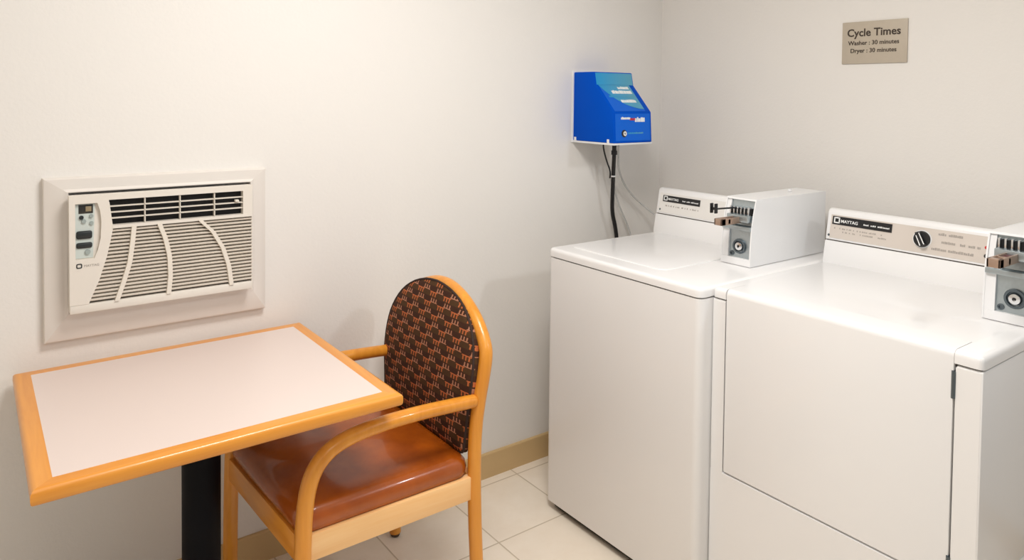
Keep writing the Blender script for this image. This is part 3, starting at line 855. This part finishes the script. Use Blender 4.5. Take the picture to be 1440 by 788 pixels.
# ------------------------------------------------------------------ sign
sg = thing('wall_sign', (0, -.946, 1.626), 'taupe wall sign headed Cycle Times above the machines', 'sign')
sy0, sy1, sz0, sz1 = -.836, -1.058, 1.5535, 1.698
finish('sign_plate', B().box(-.0055, -.0005, sy1, sy0, sz0, sz1, .0012), M['sign'], sg)
fs = lambda cx, cz: (lambda x, y, h: (-.0055-h, cx-x, cz+y))
b = text_b('Cycle Times', .0365, fs(-.9455, 1.6480), 'CENTER', bold=.0006)
finish('lettering', b, M['ink'], sg)
finish('lettering', text_b('Washer : 30 minutes', .0205, fs(-.9455, 1.6180), 'CENTER', bold=.0002), M['ink'], sg)
finish('lettering', text_b('Dryer : 30 minutes', .0205, fs(-.9455, 1.5915), 'CENTER', bold=.0002), M['ink'], sg)

# ------------------------------------------------------------------ lamps
def light(name, kind, loc, energy, rgb, parent=None, **kw):
    d = bpy.data.lights.new(name, kind); d.energy = energy; d.color = rgb
    for k, v in kw.items(): setattr(d, k, v)
    o = bpy.data.objects.new(name, d); COL.objects.link(o); o.location = loc
    return o
def aim(o, target):
    o.rotation_euler = (Vector(target)-Vector(o.location)).to_track_quat('-Z', 'Y').to_euler()
for i, (x, y) in enumerate(((-1.66, -1.26), (-2.5, -2.6))):  # second panel is unseen fill, added to brighten the machine fronts
    lp = thing('ceiling_fill_light', (x, y, ZC), ('square ceiling light panel above the middle of the room', 'unseen square fill light panel added behind the camera')[i], 'light', 'ceiling lights')
    finish('frame', rbox(B(), x-.32, x+.32, y-.32, y+.32, ZC-.03, ZC, .01), M['white_plastic'], lp)
    finish('diffuser', rbox(B(), x-.29, x+.29, y-.29, y+.29, ZC-.034, ZC-.02, .01), M['lamp'], lp)
    L = light('ceiling_fill_lamp', 'AREA', (x, y, ZC-.04), (29, 6)[i], (1.0, .98, .965), size=.56)
# cool key light taken for a flash; its ceiling spot fixture is invented
kx, ky, kz = -.30, -2.62, 2.28
sp_ = thing('added_flash_fixture', (kx, ky, ZC), 'unseen key flash given an added round spot fixture near the right wall', 'light')
d_ = (Vector((-1.65, 0, 1.0))-Vector((kx, ky, kz))).normalized()
finish('added_mount', B().lathe([(.05, 0), (.05, .015), (.02, .02), (.02, .10)], (kx, ky, ZC), (0, 0, -1), 20), M['white_plastic'], sp_)
finish('added_lamp_shade', B().lathe([(.05, -.10), (.085, -.06), (.09, .0), (.085, .0), (.08, -.05), (.045, -.09)], Vector((kx, ky, kz)), d_, 28), M['white_plastic'], sp_)
K = light('key_flash', 'SPOT', Vector((kx, ky, kz))+d_*.01, 42, (.90, .95, 1.0), spot_size=math.radians(80), spot_blend=1.0, shadow_soft_size=.10)
aim(K, (-1.65, 0, 1.0))

w = bpy.data.worlds.new('world'); S.world = w; w.use_nodes = True
w.node_tree.nodes['Background'].inputs[0].default_value = (.82, .9, 1, 1)
w.node_tree.nodes['Background'].inputs[1].default_value = .34

# ------------------------------------------------------------------ camera (level camera with a shifted lens)
cam = bpy.data.cameras.new('camera'); co = bpy.data.objects.new('camera', cam); COL.objects.link(co)
C = Vector((-2.4616, -2.1918, 1.4289)); yaw, pitch, roll = .9294, .0315, .0112
fw = Vector((math.cos(yaw)*math.cos(pitch), math.sin(yaw)*math.cos(pitch), -math.sin(pitch)))
rt = Vector((math.sin(yaw), -math.cos(yaw), 0)); up = rt.cross(fw)
r2 = rt*math.cos(roll)+up*math.sin(roll); u2 = -rt*math.sin(roll)+up*math.cos(roll)
m = Matrix((r2, u2, -fw)).transposed().to_4x4(); m.translation = C
co.matrix_world = m
cam.sensor_width = 36; cam.lens = 1019.87/1440*36
cam.shift_y = -(394-167.17)/1440
cam.clip_start = .02
S.camera = co

S.view_settings.view_transform = 'Standard'; S.view_settings.look = 'None'
S.view_settings.gamma = 1; S.view_settings.use_curve_mapping = False
S.view_settings.exposure = -0.07
